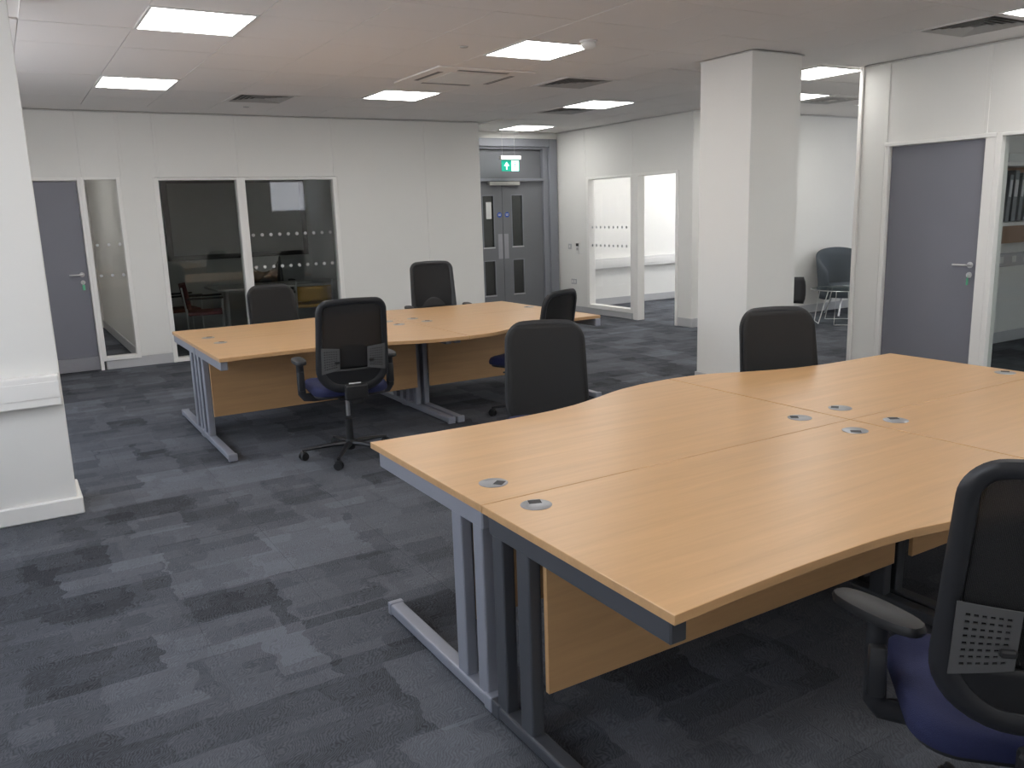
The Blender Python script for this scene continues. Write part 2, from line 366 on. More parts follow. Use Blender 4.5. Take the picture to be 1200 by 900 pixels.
lf = leaf(6.145, 6.893, 'l', (6.54, 6.73), 1); rf = leaf(6.899, 7.655, 'r', (7.07, 7.265), -1)
box('push_plate', 'kick', (6.80, 6.88, YD+.057, YD+.06, .89, 1.28), lf, .001); box('push_plate', 'kick', (6.912, 6.992, YD+.057, YD+.06, .89, 1.28), rf, .001)
for P, X in ((lf, 6.838), (rf, 6.978)):
    s_ = MB().cyl((X, YD+.06, 1.578), (X, YD+.057, 1.578), .042, n=24).done('fire_sign', 'bluesign', P); s_['label'] = 'round blue fire door sign'
    MB().box(X-.026, X+.026, YD+.0555, YD+.057, 1.584, 1.592).box(X-.022, X+.022, YD+.0555, YD+.057, 1.566, 1.574).done('sign_lettering', 'white', s_)
cl_ = MB().box(6.64, 7.20, YD+.0, YD+.058, 2.03, 2.088, .006).done('door_closer', 'vent', d2)
o = MB().box(6.607, 6.70, YD+.070, YD+.077, 1.52, 1.78).done('paper_notice', 'paper', lf)
MB().box(6.62, 6.685, YD+.069, YD+.07, 1.70, 1.745).box(6.64, 6.67, YD+.069, YD+.07, 1.58, 1.69).done('notice_print', 'vent', o) if False else None
# lobby behind the double doors (dim)
struct('wall_lobby', 'wall_dimmed', [(5.7, 8.1, 13.5, 13.6, 0, CZ+.01), (8.0, 8.1, YD+.1, 13.5, 0, CZ+.01), (5.75, 5.85, YD+.001, 13.5, 0, CZ+.01)])
# ---- east glazed partition (X = XE)
ww = struct('wall_east', 'wall', [(XE+.0125, XE+.1, 8.45, 8.72, 0, 2.10), (XE+.0125, XE+.1, 10.80, YD-.001, 0, 2.10), (XE+.0125, XE+.1, 8.45, YD-.001, 2.10, CZ+.01), (XE+.012, XE+.1, 9.60, 10.80, 0, .095)])
panels(ww, 'y', XE+.012, [8.45, 9.69, 10.86, YD], 2.10, CZ, -1); panels(ww, 'y', XE+.012, [10.80, YD], .12, 2.10, -1); panels(ww, 'y', XE+.012, [8.45, 8.72], .12, 2.10, -1)
window(4, 'y', XE, 9.662, 10.80, .09, 2.10, .06, 'glass', (1.345, 1.067), pitch=.105, dotr=.02)
q = MB(); q.box(XE-.018, XE+.11, 9.555, 9.66, 0, 2.10, .004); q.box(XE-.018, XE+.11, 8.715, 8.765, 0, 2.10, .004); q.box(XE-.018, XE+.11, 8.765, 9.555, 2.065, 2.10, .004)
o = q.done('door_3', 'frame'); o['kind'] = 'structure'
struct('baseboard_east', 'skirt', [(XE-.006, XE+.012, 9.70, YD, 0, .09), (XE-.006, XE+.012, 8.45, 8.715, 0, .12), (XE-.006, 12.95, 8.432, 8.45, 0, .12)], .003)
wb = struct('wall_northeast', 'wall', [(XE+.101, 13.05, 8.45, 8.55, 0, CZ+.01)])
box('cover_strip', 'wall', (8.06, 8.10, 8.436, 8.45, .12, CZ), wb, .002)
struct('trim_2', 'trim', [(XE-.018, XE, 8.45, YD, CZ-.007, CZ-.001), (XE, 12.95, 8.432, 8.45, CZ-.007, CZ-.001)])
# glazed room beyond
struct('wall_glazed_room', 'wall', [(XE+.1, 12.1, 11.5, 11.6, 0, CZ+.01), (12.0, 12.1, 8.55, 9.1, 0, CZ+.01), (12.0, 12.1, 9.1, 11.2, 0, .8), (12.0, 12.1, 9.1, 11.2, 2.5, CZ+.01), (12.0, 12.1, 11.2, 11.5, 0, CZ+.01)])
struct('baseboard_glazed_room', 'skirt', [(XE+.1, 12.0, 11.485, 11.5, 0, .12)])
# ---- right-hand partition (X = XP)
wp = struct('wall_partition', 'wall', [(XP+.012, XP+.1, -1.1, 5.30, 2.12, CZ+.01), (XP+.012, XP+.1, 4.99, 5.30, 0, 2.12), (XP+.012, XP+.1, -1.1, 1.5, 0, 2.12)])
panels(wp, 'y', XP+.012, [-1.0, .4, 1.6, 2.85, 4.11, 5.03, 5.285], 2.12, CZ, -1); panels(wp, 'y', XP+.012, [5.03, 5.285], .0, 2.12, -1)
box('corner_strip', 'frame', (XP-.02, XP+.11, 5.285, 5.325, 0, CZ), wp, .004)
d4 = struct('door_4', 'door', [(XP+.025, XP+.067, 4.10, 4.975, .006, 2.09)], .002)
q = MB(); q.box(XP-.016, XP+.105, 4.98, 5.022, 0, 2.125, .004); q.box(XP-.016, XP+.105, 4.005, 4.095, 0, 2.125, .004); q.box(XP-.024, XP+.105, 4.0, 5.03, 2.095, 2.13, .004)
q.done('door_frame', 'frame', d4)
lever(d4, (XP+.025, 4.165, 1.05), (0, 1, 0), (-1, 0, 0), 'grey door beside the right window')
window(5, 'y', XP, 2.80, 4.005, 0, 2.125, .045, 'tint2'); window(6, 'y', XP, 1.5, 2.80, 0, 2.125, .045, 'tint2')
struct('trim_3', 'trim', [(XP-.018, XP, -1, 5.32, CZ-.007, CZ-.001)])
wo = struct('wall_office', 'wall', [(XP+.1, 12.1, 5.20, 5.30, 0, CZ+.01), (12.0, 12.1, -1.1, 5.2, 0, CZ+.01)])
box('skirting', 'skirt', (XP+.1, 12, 5.185, 5.20, 0, .12), wo)
struct('wall_far_east', 'wall', [(12.95, 13.05, 5.2, 8.55, 0, CZ+.01)])
# ---- pillar and left pier
pl = struct('pillar', 'wall', [(5.38, 5.97, 5.07, 5.66, 0, CZ+.005)], .004); pl.name = 'wall_pillar'
box('ceiling_trim', 'trim', (5.368, 5.982, 5.058, 5.672, CZ-.007, CZ-.002), pl); box('skirting', 'skirt', (5.366, 5.983, 5.056, 5.673, 0, .12), pl, .003)
pr = struct('wall_pier', 'wall', [(-1.4, .20, 5.235, 5.60, 0, CZ+.005)], .004)
box('skirting', 'frame', (-1.4, .228, 5.21, 5.62, 0, .10), pr, .006)
# ---- west and south walls with windows (behind / left of the camera: daylight)
struct('wall_west', 'wall', [(-1.5, -1.4, -1.1, 15, 0, .75), (-1.5, -1.4, -1.1, 15, 2.45, CZ+.01), (-1.5, -1.4, -1.1, .3, .75, 2.45), (-1.5, -1.4, 1.6, 3.0, .75, 2.45), (-1.5, -1.4, 4.6, 5.8, .75, 2.45), (-1.5, -1.4, 7.9, 15, .75, 2.45)])
for n, (a, b_) in zip((7, 8, 9), ((.3, 1.6), (3.0, 4.6), (5.8, 7.9))):
    o = window(n, 'y', -1.5, a, b_, .75, 2.45, .06); box('glazing_bar', 'frame', (-1.49, -1.43, (a+b_)/2-.03, (a+b_)/2+.03, .8, 2.42), o)
struct('wall_south', 'wall', [(-1.5, 6.10, -1.1, -1.0, 0, CZ+.01), (7.05, 7.2, -1.1, -1.0, 0, CZ+.01), (6.10, 7.05, -1.1, -1.0, 0, 1.80), (6.10, 7.05, -1.1, -1.0, 2.58, CZ+.01), (7.2, 12.1, -1.1, -1.0, 0, .8), (7.2, 12.1, -1.1, -1.0, 2.4, CZ+.01), (7.2, 8.2, -1.1, -1.0, .8, 2.4), (11.2, 12.1, -1.1, -1.0, .8, 2.4)])
window(11, 'x', -1.1, 8.2, 11.2, .8, 2.4, .06); window(10, 'x', -1.1, 6.10, 7.05, 1.80, 2.58, .04)  # the wide office window is an unseen addition, bringing daylight onto the shelves
nb = tag(MB().box(2, 12, -14, -9, -3, 3.2).done('neighbouring_building', 'outside'), 'pale rendered neighbouring building outside the south window', 'building')
MB().prism([(-14.2, 3.2), (-8.8, 3.2), (-11.5, 4.4)], 1.8, 12.2, mx=Matrix(((0, 0, 1, 0), (1, 0, 0, 0), (0, 1, 0, 0), (0, 0, 0, 1)))).done('roof', 'roofing', nb)
# ---- meeting room beyond the north wall, and corridor behind the sidelight
struct('wall_meeting_room', 'wall_dimmed', [(1.42, 5.85, 12.9, 13.0, 0, CZ+.01), (1.42, 1.5, YN+.1, 12.9, 0, CZ+.01), (5.74, 5.75, YN+.1, 12.9, 0, CZ+.01)])
struct('wall_corridor', 'wall', [(1.30, 1.42, YN+.11, 15, 0, CZ+.01), (-1.5, 1.3, 14.9, 15, 0, CZ+.01)])
struct('baseboard_corridor', 'skirt', [(1.285, 1.30, YN+.11, 14.9, 0, .12)])
# ================================================================== DESKS
PD = [(1.18, .92), (1.4, .908), (1.62, .90), (1.89, .90), (2.06, .914), (2.2, .94), (2.31, .975), (2.43, 1.02), (2.57, 1.075), (2.74, 1.108), (2.945, 1.122),
      (3.15, 1.105), (3.25, 1.07), (3.38, 1.01), (3.52, .955), (3.7, .905), (3.88, .88), (4.1, .87), (4.45, .865)]
def depth(x, amp=1.0, base=0.0):
    for (a, p), (b, q) in zip(PD, PD[1:]):
        if x <= b+1e-6:
            t = max(0, min(1, (x-a)/(b-a))); v = p+(q-p)*t; break
    else: v = PD[-1][1]
    return .89+(v-.89)*amp+base
def desk(x0, x1, seam, sgn, metal, label, dx=0, amp=1.0, base=0, gr=(), group=None):
    """x0..x1 along the bank, seam = Y of the centre joint, sgn = +1/-1 side of it"""
    g = .0015; cx = (x0+x1)/2; t = thing('office_desk', label, 'desk', (cx, seam, 0), 0, group)
    n = 26; pts = [(x0+g-cx, sgn*g)] + [(x0+g+(x1-x0-2*g)*i/n-cx, sgn*depth(x0+(x1-x0)*i/n-dx, amp, base)) for i in range(n+1)] + [(x1-g-cx, sgn*g)]
    if sgn > 0: pts = pts[::-1]
    MB().prism(pts, DZ-.026, DZ, .002).done('desktop', 'beech', t)
    for e, sx in ((x0-cx, 1), (x1-cx, -1)):
        xa = e+sx*.012; xb = xa+sx*.052; xa, xb = sorted((xa, xb)); q = MB()
        def yb(a, b): return tuple(sorted((sgn*a, sgn*b)))
        q.box(xa, xb, *yb(.03, .155), .05, .64, .006) if False else None
        for a, b in ((.032, .095), (.175, .245)): MB().box(xa+.004, xb-.004, *yb(a, b), .045, .645, .006, 2).done('leg_column', metal, t)
        q = MB(); q.box(xa, xb, *yb(.02, .86), .636, .70, .005); q.done('top_rail', metal, t)
        q = MB(); q.box(xa-.002, xb+.002, *yb(.005, .845), .006, .05, .008, 2); ft = q.done('foot', metal, t)
        for k, (u_, v_) in enumerate(((.0, .05), (.83, .862))): MB().box(xa-.005, xb+.005, *yb(u_, v_), .001, .058-.004*k, .006, 2).done('end_cap', metal, ft)
    MB().box(x0-cx+.055, x1-cx-.055, *sorted((sgn*.262, sgn*.28)), .20, .70, .0015).done('modesty_panel', 'beech', t)
    for (gx, gy, ang) in gr:
        c = (gx-cx, gy-seam, DZ)
        r = MB().lathe([(.0, 0), (.049, 0), (.05, .0012), (.046, .0028), (0, .003)], c, 32).done('cable_grommet', 'greymetal', t, True)
        ca, sa = math.cos(ang), math.sin(ang); mx = Matrix.Translation((c[0]+.022*ca, c[1]+.022*sa, DZ)) @ Matrix.Rotation(ang, 4, 'Z')
        MB().box(-.016, .016, -.02, .02, .0028, .0036, mx=mx).done('cable_slot', 'black', r)
    return t
S1 = 2.187
desk(1.18, 2.944, S1, 1, 'silver', 'beech wave desk with silver legs, corner nearest the left of the front bank', gr=[(1.322, 2.355, -.9), (2.808, 2.331, 2.4)])
desk(2.948, 4.45, S1, 1, 'silver', 'beech wave desk at the back right of the front bank, beside the grey right-hand door', gr=[(3.08, 2.34, 2.2), (4.356, 2.325, .5)])
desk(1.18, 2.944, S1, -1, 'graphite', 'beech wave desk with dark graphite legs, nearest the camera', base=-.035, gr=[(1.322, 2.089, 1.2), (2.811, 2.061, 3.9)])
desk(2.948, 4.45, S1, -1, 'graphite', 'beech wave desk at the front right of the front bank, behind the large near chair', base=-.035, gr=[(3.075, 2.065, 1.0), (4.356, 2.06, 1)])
S2 = 6.60
desk(1.15, 2.912, S2, 1, 'silver', 'beech desk at the back left of the far bank, by the meeting room glass', -.03, .45, -.055, gr=[(1.314, 6.82, 1), (2.785, 6.72, 2)])
desk(2.916, 4.35, S2, 1, 'silver', 'beech desk at the back right of the far bank, in front of the double doors', -.03, .45, -.055, gr=[(3.033, 6.74, 1), (4.25, 6.75, 2)])
desk(1.15, 2.912, S2, -1, 'silver', 'beech wave desk, front left of the far bank, with the mesh-back chair at it', -.03, 1.15, -.02, gr=[(1.331, 6.47, 1), (2.78, 6.46, 2)])
desk(2.916, 4.35, S2, -1, 'silver', 'beech wave desk, front right of the far bank, corner sticking out by the pillar', -.03, 1.15, -.02, gr=[(3.052, 6.49, 1), (4.25, 6.45, 2)])
# ================================================================== TASK CHAIRS
def yback(z): return -.245-(z-.5)*.17+.035*math.exp(-((z-.66)/.09)**2)*-.0
def bsurf(x, z, off=0): return Vector((x, yback(z)+.55*x*x+off, z))
def ring_pts(w0=.236, z0=.44, z1=1.05, r0=.17, r1=.075, n=9):
    """closed rounded outline; big radius at the bottom, smaller on top"""
    P = []
    for (cx, cz, r, a0) in ((w0-r1, z1-r1, r1, 0), (-w0+r1, z1-r1, r1, 90), (-w0+r0, z0+r0, r0, 180), (w0-r0, z0+r0, r0, 270)):
        for i in range(n+1):
            a = math.radians(a0+90*i/n); P.append((cx+r*math.cos(a), cz+r*math.sin(a)))
    out = []
    for i, p in enumerate(P):      # densify the straight runs
        q_ = P[(i+1) % len(P)]; out.append(p); d = math.hypot(q_[0]-p[0], q_[1]-p[1])
        if d > .05:
            k = int(d/.04)
            for j in range(1, k+1): out.append((p[0]+(q_[0]-p[0])*j/(k+1), p[1]+(q_[1]-p[1])*j/(k+1)))
    # sides draw in a little towards the top
    return [(x*(1.02-.06*max(0, (z-.6)/.45)), z+.012*(1-(x/w0)**2)*(1 if z > .9 else 0)) for x, z in out]
def fill_outline(pts, zlo, zhi, off, nu=14, nv=22, inset=.0):
    """grid filling the outline between two heights"""
    def half(z):
        xs = []
        for i, (x, a) in enumerate(pts):
            x2, b = pts[(i+1) % len(pts)]
            if (a-z)*(b-z) <= 0 and abs(a-b) > 1e-9: xs.append(x+(x2-x)*(z-a)/(b-a))
        return max(.001, max(map(abs, xs))-inset) if xs else .001
    def fn(u, v): z = zlo+(zhi-zlo)*v; h = half(z); return bsurf((2*u-1)*h, z, off)
    return MB().grid(nu, nv, fn)
def make_chair(name='task_chair', mesh='mesh', front=False):
    t = thing(name, '', 'chair')
    # five-star base
    hub = MB().lathe([(.0, .055), (.028, .055), (.036, .075), (.038, .11), (.03, .125), (0, .125)], n=20).done('base_hub', 'black', t, True)
    MB().cyl((0, 0, .12), (0, 0, .27), .026, .024, 20).done('column_shroud', 'black', t, True)
    MB().cyl((0, 0, .26), (0, 0, .405), .0145, n=18).done('gas_lift', 'chrome', t, True)
    for k in range(5):
        a = math.radians(90+18+72*k+10); c, s = math.cos(a), math.sin(a)
        q = MB(); n = 6
        q.tube([(c*r, s*r, z) for r, z in ((.025, .098), (.10, .097), (.2, .088), (.28, .078), (.315, .073))], [.024, .021, .017, .014, .013], [.02, .018, .014, .011, .009], 8)
        leg = q.done('base_leg', 'blacks', t, True)
        q = MB(); x, y = c*.318, s*.318; b_ = a+1.1+k; dx, dy = math.cos(b_), math.sin(b_)
        for sgn in (-1, 1):
            q.cyl((x+dx*.006*sgn, y+dy*.006*sgn, .03), (x+dx*.024*sgn, y+dy*.024*sgn, .03), .03, .027, 16)
        q.cyl((x, y, .03), (x, y, .078), .008, n=10); q.cyl((x-dx*.018, y-dy*.018, .045), (x+dx*.018, y+dy*.018, .045), .02, n=12)
        q.done('castor', 'black', leg, True)
    # mechanism and levers
    q = MB(); q.box(-.085, .085, -.16, .12, .398, .44, .012, 2); q.box(-.04, .04, -.29, -.14, .40, .445, .012, 2); q.box(-.075, .075, -.305, -.262, .425, .53, .014, 2); q.box(-.045, .045, -.30, -.25, .395, .45, .012, 2)
    q.tube([(-.08, .05, .418), (-.20, .05, .408), (-.255, .04, .405)], .007, .007, 8); q.box(-.285, -.235, .025, .06, .398, .41, .004, 2)
    q.tube([(.08, .0, .418), (.2, 0, .408), (.25, 0, .405)], .007, .007, 8)
    q.done('tilt_mechanism', 'black', t)
    # seat: rounded cushion
    def seat_pts(w, d, r, n=7):
        P = []
        for cx, cy, a0 in ((w-r, d-r, 0), (-w+r, d-r, 90), (-w+r, -d+r, 180), (w-r, -d+r, 270)):
            for i in range(n+1): a = math.radians(a0+90*i/n); P.append((cx+r*math.cos(a), cy+r*math.sin(a)))
        return P
    def seat_z(x, y): return -.030*max(0, (y-.15)/.11)**2-.012*(1-(x/.26)**2)*(.5 if y < .1 else .2)
    q = MB(); bm = q.bm; rings = []
    for sc, z in ((.90, .44), (.985, .449), (1.0, .468), (.985, .49), (.95, .503), (.86, .510), (.6, .511), (.25, .510)):
        rings.append([bm.verts.new((x*sc, y*sc+.03, z+(seat_z(x*sc, y*sc) if z > .47 else seat_z(x*sc, y*sc)*.6))) for x, y in seat_pts(.252, .245, .105)])
    for a, b_ in zip(rings, rings[1:]):
        for i in range(len(a)): bm.faces.new((a[i], a[(i+1) % len(a)], b_[(i+1) % len(a)], b_[i]))
    bm.faces.new(rings[0][::-1]); bm.faces.new(rings[-1]); q.done('seat', 'blue', t, True)
    MB().prism([(x*.93, y*.93+.03) for x, y in seat_pts(.252, .245, .1)], .428, .446, .004).done('seat_pan', 'black', t)
    # arms
    for s in (() if front else (-1, 1)):
        q = MB(); q.tube([(s*.10, -.02, .420), (s*.22, -.02, .418), (s*.285, -.02, .425), (s*.302, -.02, .45), (s*.304, -.02, .52), (s*.304, -.02, .652)], [.03, .03, .028, .027, .026, .024], [.012, .012, .014, .015, .015, .014], 10, up=(0, 1, 0))
        q.box(s*.304-.02, s*.304+.02, -.055, .015, .47, .60, .008, 2)
        arm = q.done('armrest_post', 'blacks', t, True)
        q = MB(); bm = q.bm; rings = []
        for sc, z in ((.80, .650), (.97, .655), (1, .666), (.95, .677), (.78, .682)):
            rings.append([bm.verts.new((s*.304+math.copysign(abs(math.cos(a))**.75, math.cos(a))*.043*sc, .0+math.copysign(abs(math.sin(a))**.8, math.sin(a))*.125*sc, z)) for a in [2*math.pi*i/24 for i in range(24)]])
        for a, b_ in zip(rings, rings[1:]):
            for i in range(24): bm.faces.new((a[i], a[(i+1) % 24], b_[(i+1) % 24], b_[i]))
        bm.faces.new(rings[0][::-1]); bm.faces.new(rings[-1]); q.done('arm_pad', 'black', arm, True)
    # back: one frame part that carries mesh, lower shell and lumbar wings
    O = ring_pts(r1=.105 if front else .075); q = MB(); bm = q.bm; R = []
    N = len(O)
    for i, (x, z) in enumerate(O):
        xa, za = O[i-1]; xb, zb = O[(i+1) % N]; tx, tz = xb-xa, zb-za; L = math.hypot(tx, tz); nx, nz = tz/L, -tx/L   # outward normal
        wd = .021+.010*max(0, min(1, (.75-z)/.25)); dp = .012+.010*max(0, min(1, (.7-z)/.2))
        ring = []
        for k in range(10):
            a = 2*math.pi*k/10; u, v = math.cos(a)*wd, math.sin(a)*dp
            ring.append(bm.verts.new(bsurf(x-nx*(wd-u), z-nz*(wd-u), v)))
        R.append(ring)
    for i in range(N):
        a, b_ = R[i], R[(i+1) % N]
        for k in range(10): bm.faces.new((a[k], a[(k+1) % 10], b_[(k+1) % 10], b_[k]))
    fr = q.done('back_frame', 'blacks', t, True)
    fill_outline(O, .60, 1.03, .004, inset=.03).done('back_mesh', mesh, fr, True, thick=.002)
    fill_outline(O, .462, .60, -.004, 12, 8, inset=.03).done('lower_shell', 'black', fr, True, thick=.01)
    if front: fill_outline(O, .462, 1.035, .020, 14, 24, inset=.014).done('back_upholstery', 'meshd', fr, True, thick=.008)
    # raised lumbar hump + pad
    MB().grid(14, 5, lambda u, v: bsurf((2*u-1)*.125, .59+.10*v*(1-(2*u-1)**2*.85), .018-.004*v)).done('lumbar_pad', 'black', fr, True, thick=.008)
    # perforated side wings
    for s in (-1, 1):
        q = MB(); bm = q.bm; nu, nv = 8, 10
        def P(u, v):
            z = .575+.175*v+.025*u*(1-v)-.012*v*u; x = s*(.208-.118*u)
            return bsurf(x, z, -.022+.014*u)
        for i in range(nu):
            for j in range(nv):
                C = [P(i/nu, j/nv), P((i+1)/nu, j/nv), P((i+1)/nu, (j+1)/nv), P(i/nu, (j+1)/nv)]
                V = [bm.verts.new(c_) for c_ in C]
                if i in (0, nu-1) or j in (0, nv-1): bm.faces.new(V); continue
                def I(u, v): return bm.verts.new(P((i+u)/nu, (j+v)/nv))
                H = [I(.2, .33), I(.8, .33), I(.8, .67), I(.2, .67)]
                for k in range(4): bm.faces.new((V[k], V[(k+1) % 4], H[(k+1) % 4], H[k]))
        bmesh.ops.remove_doubles(bm, verts=bm.verts[:], dist=.0002)
        wg = q.done('lumbar_wing', 'wing', fr, False, thick=.003); wg['label'] = 'grey perforated lumbar plate'
        kx = s*.112; kp = bsurf(kx, .65, -.02); MB().box(kp.x-.016, kp.x+.016, kp.y-.018, kp.y-.002, .642, .658, .004).done('lumbar_knob', 'black', fr)
    lp = bsurf(0, .50, -.016); l_ = MB().box(-.04, .04, lp.y-.0012, lp.y+.001,   .497, .505).done('label_strip', 'label', fr); l_['label'] = 'small white label strip'
    return t
proto = make_chair()
plain = make_chair(front=True)
def place(o, x, y, rz, label, lift=0, dz=0):
    o.location = (x, y, 0); o.rotation_euler = (0, 0, math.radians(rz)); o['label'] = label; o['category'] = 'chair'; o['group'] = 'black task chairs around the desk banks'
    for c in [k for k in COL.objects if k.parent is o]:
        n = c.name.split('.')[0]
        if n in ('tilt_mechanism', 'seat', 'seat_pan', 'armrest_post'): c.location.z = lift
        if n == 'back_frame': c.location.z = lift+dz
        if n == 'gas_lift': c.location.z = lift
    return o
chairs = [(0, 1.90, 5.375, -7, 'black mesh-back task chair seen from behind, before the far desk bank', .03, .03),
    (0, 1.878, .918, -46, 'large near task chair with navy seat and grey perforated plates, cut by right edge', .0, .09),
    (1, 2.45, 3.69, 152, 'black task chair facing the camera at the wavy notch of the near desk bank', -.01, -.04),
    (1, 3.63, 3.02, 157, 'black task chair facing the camera in front of the white pillar', -.01, -.01),
    (1, 2.12, 7.47, 187, 'black task chair behind the far bank, before the dark meeting room glass', 0, -.025),
    (0, 3.78, 7.74, 165, 'black mesh task chair behind the far bank, both arm pads showing above the desk', .03, .05),
    (1, 3.50, 5.56, 22, 'black task chair seen at an angle, at the right part of the far bank', 0, -.03)]
used = set()
for k, *c in chairs:
    src = (proto, plain)[k]; o = copy_tree(src) if k in used else src; used.add(k); place(o, *c)
    if 'before the far desk' in c[3]:
        for p in [x for x in COL.objects if x.parent is o and x.name.startswith('base_leg')]: p.rotation_euler = (0, 0, math.radians(-20))
    if 'large near' in c[3]:
        for p in [x for x in COL.objects if x.parent is o and x.name.startswith('armrest_post')]:
            for pad in [x for x in COL.objects if x.parent is p]:
                sx = math.copysign(.304, sum(v.co.x for v in pad.data.vertices)); A = math.radians(42)
                pad.rotation_euler = (0, 0, A); pad.location = (sx-sx*math.cos(A), -sx*math.sin(A), 0)
# ================================================================== CEILING FITTINGS
LL = {(0, 0): 'nearer of the two ceiling light panels at the upper left', (0, 4): 'farther of the two ceiling light panels at the upper left', (4, 0): 'ceiling light panel beside the smoke detector',
      (4, 4): 'ceiling light panel to the left of the ceiling cassette unit', (8, 4): 'ceiling light panel between the two vents beyond the cassette unit', (9, 8): 'ceiling light panel in front of the double doors',
      (9, 0): 'nearer ceiling light panel just right of the pillar top', (8, -4): 'ceiling light panel cut by the upper right corner'}
HL = {(4, -4): 'above the near desk bank', (0, -4): 'above the carpet left of the near desks', (8, -8): 'by the right partition behind the camera', (4, -8): 'over the near chair behind the camera', (0, -8): 'directly above the camera'}
def light(x, y, label, sx=TX, sy=TY, z=CZ):
    t = thing('ceiling_light', label, 'light', (x+sx/2, y+sy/2, z), 0, 'square ceiling light panels'); a, b_ = sx/2-.004, sy/2-.004; e = .018; q = MB()
    for bb in ((-a, a, -b_, -b_+e), (-a, a, b_-e, b_), (-a, -a+e, -b_+e, b_-e), (a-e, a, -b_+e, b_-e)): q.box(*bb, -.006, .010)
    q.done('light_frame', 'white', t); MB().box(-a+e, a-e, -b_+e, b_-e, -.003, .008).done('diffuser', 'lamp', t)
for i, j in lights: light(GX+i*TX, GY+j*TY, LL.get((i, j)) or 'ceiling light panel just outside the picture, '+HL[(i, j)])
light(7.86, 6.76, 'farther ceiling light panel just right of the pillar top'); light(9.69, 6.72, 'small sliver of ceiling light panel by the top of the partition end')
light(8.5, 10.0, 'ceiling light panel inside the bright glazed room'); light(9.9, 10.0, 'extra ceiling light panel added deeper inside the glazed room to brighten it'); light(11.0, 10.0, 'farthest ceiling light panel, added to brighten the glazed room')  # the two deeper panels are added to brighten this room
window(12, 'y', 12.0, 9.1, 11.2, .8, 2.5, .06)  # unseen east window, added for more daylight in the glazed room
light(6.6, 12.3, 'unseen ceiling light panel added in the lobby to lighten the double door panes')  # added lobby lamp, so the door panes do not go black

light(-.4, 12.2, 'ceiling light panel in the corridor behind the narrow side window')
def vent(x, y, label, sx=TX, sy=TY):
    t = thing('ceiling_vent', label, 'vent', (x+sx/2, y+sy/2, CZ), 0, 'square ceiling air vents'); q = MB(); a, b_ = sx/2-.004, sy/2-.004
    def sq(q, a, b_, e, z0, z1): 
        for bb in ((-a, a, -b_, -b_+e), (-a, a, b_-e, b_), (-a, -a+e, -b_+e, b_-e), (a-e, a, -b_+e, b_-e)): q.box(*bb, z0, z1)
    sq(q, a, b_, .045, -.005, .01); q.done('vent_frame', 'ceil', t)
    MB().box(-a+.04, a-.04, -b_+.04, b_-.04, .009, .0115).done('duct_plate', 'dark', t)
    k = 0
    for k in range(5):
        s = 1-.17*(k+1); q = MB(); bm = q.bm; A, B = (a-.045)*(s+.15), (b_-.045)*(s+.15); A2, B2 = A-.03, B-.03
        v = [bm.verts.new(p) for p in ((-A, -B, -.004), (A, -B, -.004), (A, B, -.004), (-A, B, -.004), (-A2, -B2, .009), (A2, -B2, .009), (A2, B2, .009), (-A2, B2, .009))]
        for i in range(4): bm.faces.new((v[i], v[(i+1) % 4], v[4+(i+1) % 4], v[4+i]))
        q.done('vent_blade', 'vent', t, thick=.0015)
VL = {(2, 5): 'square ceiling vent at the left, near the meeting room wall', (6, 2): 'square ceiling vent just beyond the smoke detector, nearer of the middle pair', (8, 5): 'square ceiling vent behind the middle light panel, farther of the middle pair', (8, -3): 'large slatted ceiling vent at the upper right corner'}
for k in vents: vent(GX+k[0]*TX, GY+k[1]*TY, VL[k])
vent(8.60, 6.80, 'dark sliver of ceiling vent beyond the lights right of the pillar')
# ceiling cassette: flat panel, grille, four air slots
t = thing('air_conditioner', 'white four-way ceiling cassette air conditioner above the far desks', 'air conditioner', (3.80, 7.03, CZ))
MB().box(-.48, .48, -.46, .48, -.014, .0, .005, 2).done('cassette_panel', 'ceil', t)
MB().box(-.27, .27, -.27, .27, -.02, -.013, .003).done('intake_grille', 'white', t)
for k in range(4):
    mx = Matrix.Rotation(k*math.pi/2, 4, 'Z'); MB().box(-.25, .25, .335, .385, -.0155, -.012, mx=mx).done('air_slot', 'slot', t)
    MB().box(-.24, .24, .345, .35, -.019, -.014, mx=mx).done('air_flap', 'vent', t)
t = thing('smoke_detector', 'round smoke detector beside the central light panel', 'detector', (3.89, 5.26, CZ))
MB().lathe([(0, 0), (.065, 0), (.065, -.012), (0, -.012)], n=28).done('base_plate', 'white', t, True)
MB().lathe([(0, -.012), (.05, -.012), (.055, -.03), (.05, -.042), (.03, -.06), (0, -.063)], n=28).done('sensor_head', 'white', t, True)
for i, (x, y, lb) in enumerate(((3.14, 5.79, 'small flush ceiling sensor left of the central light panel'), (2.50, 9.62, 'small flush ceiling sensor near the meeting room wall'))):
    tag(MB().lathe([(0, 0), (.032, 0), (.030, -.008), (0, -.012)], (x, y, CZ), 20).done('ceiling_sensor', 'vent', None, True), lb, 'sensor')
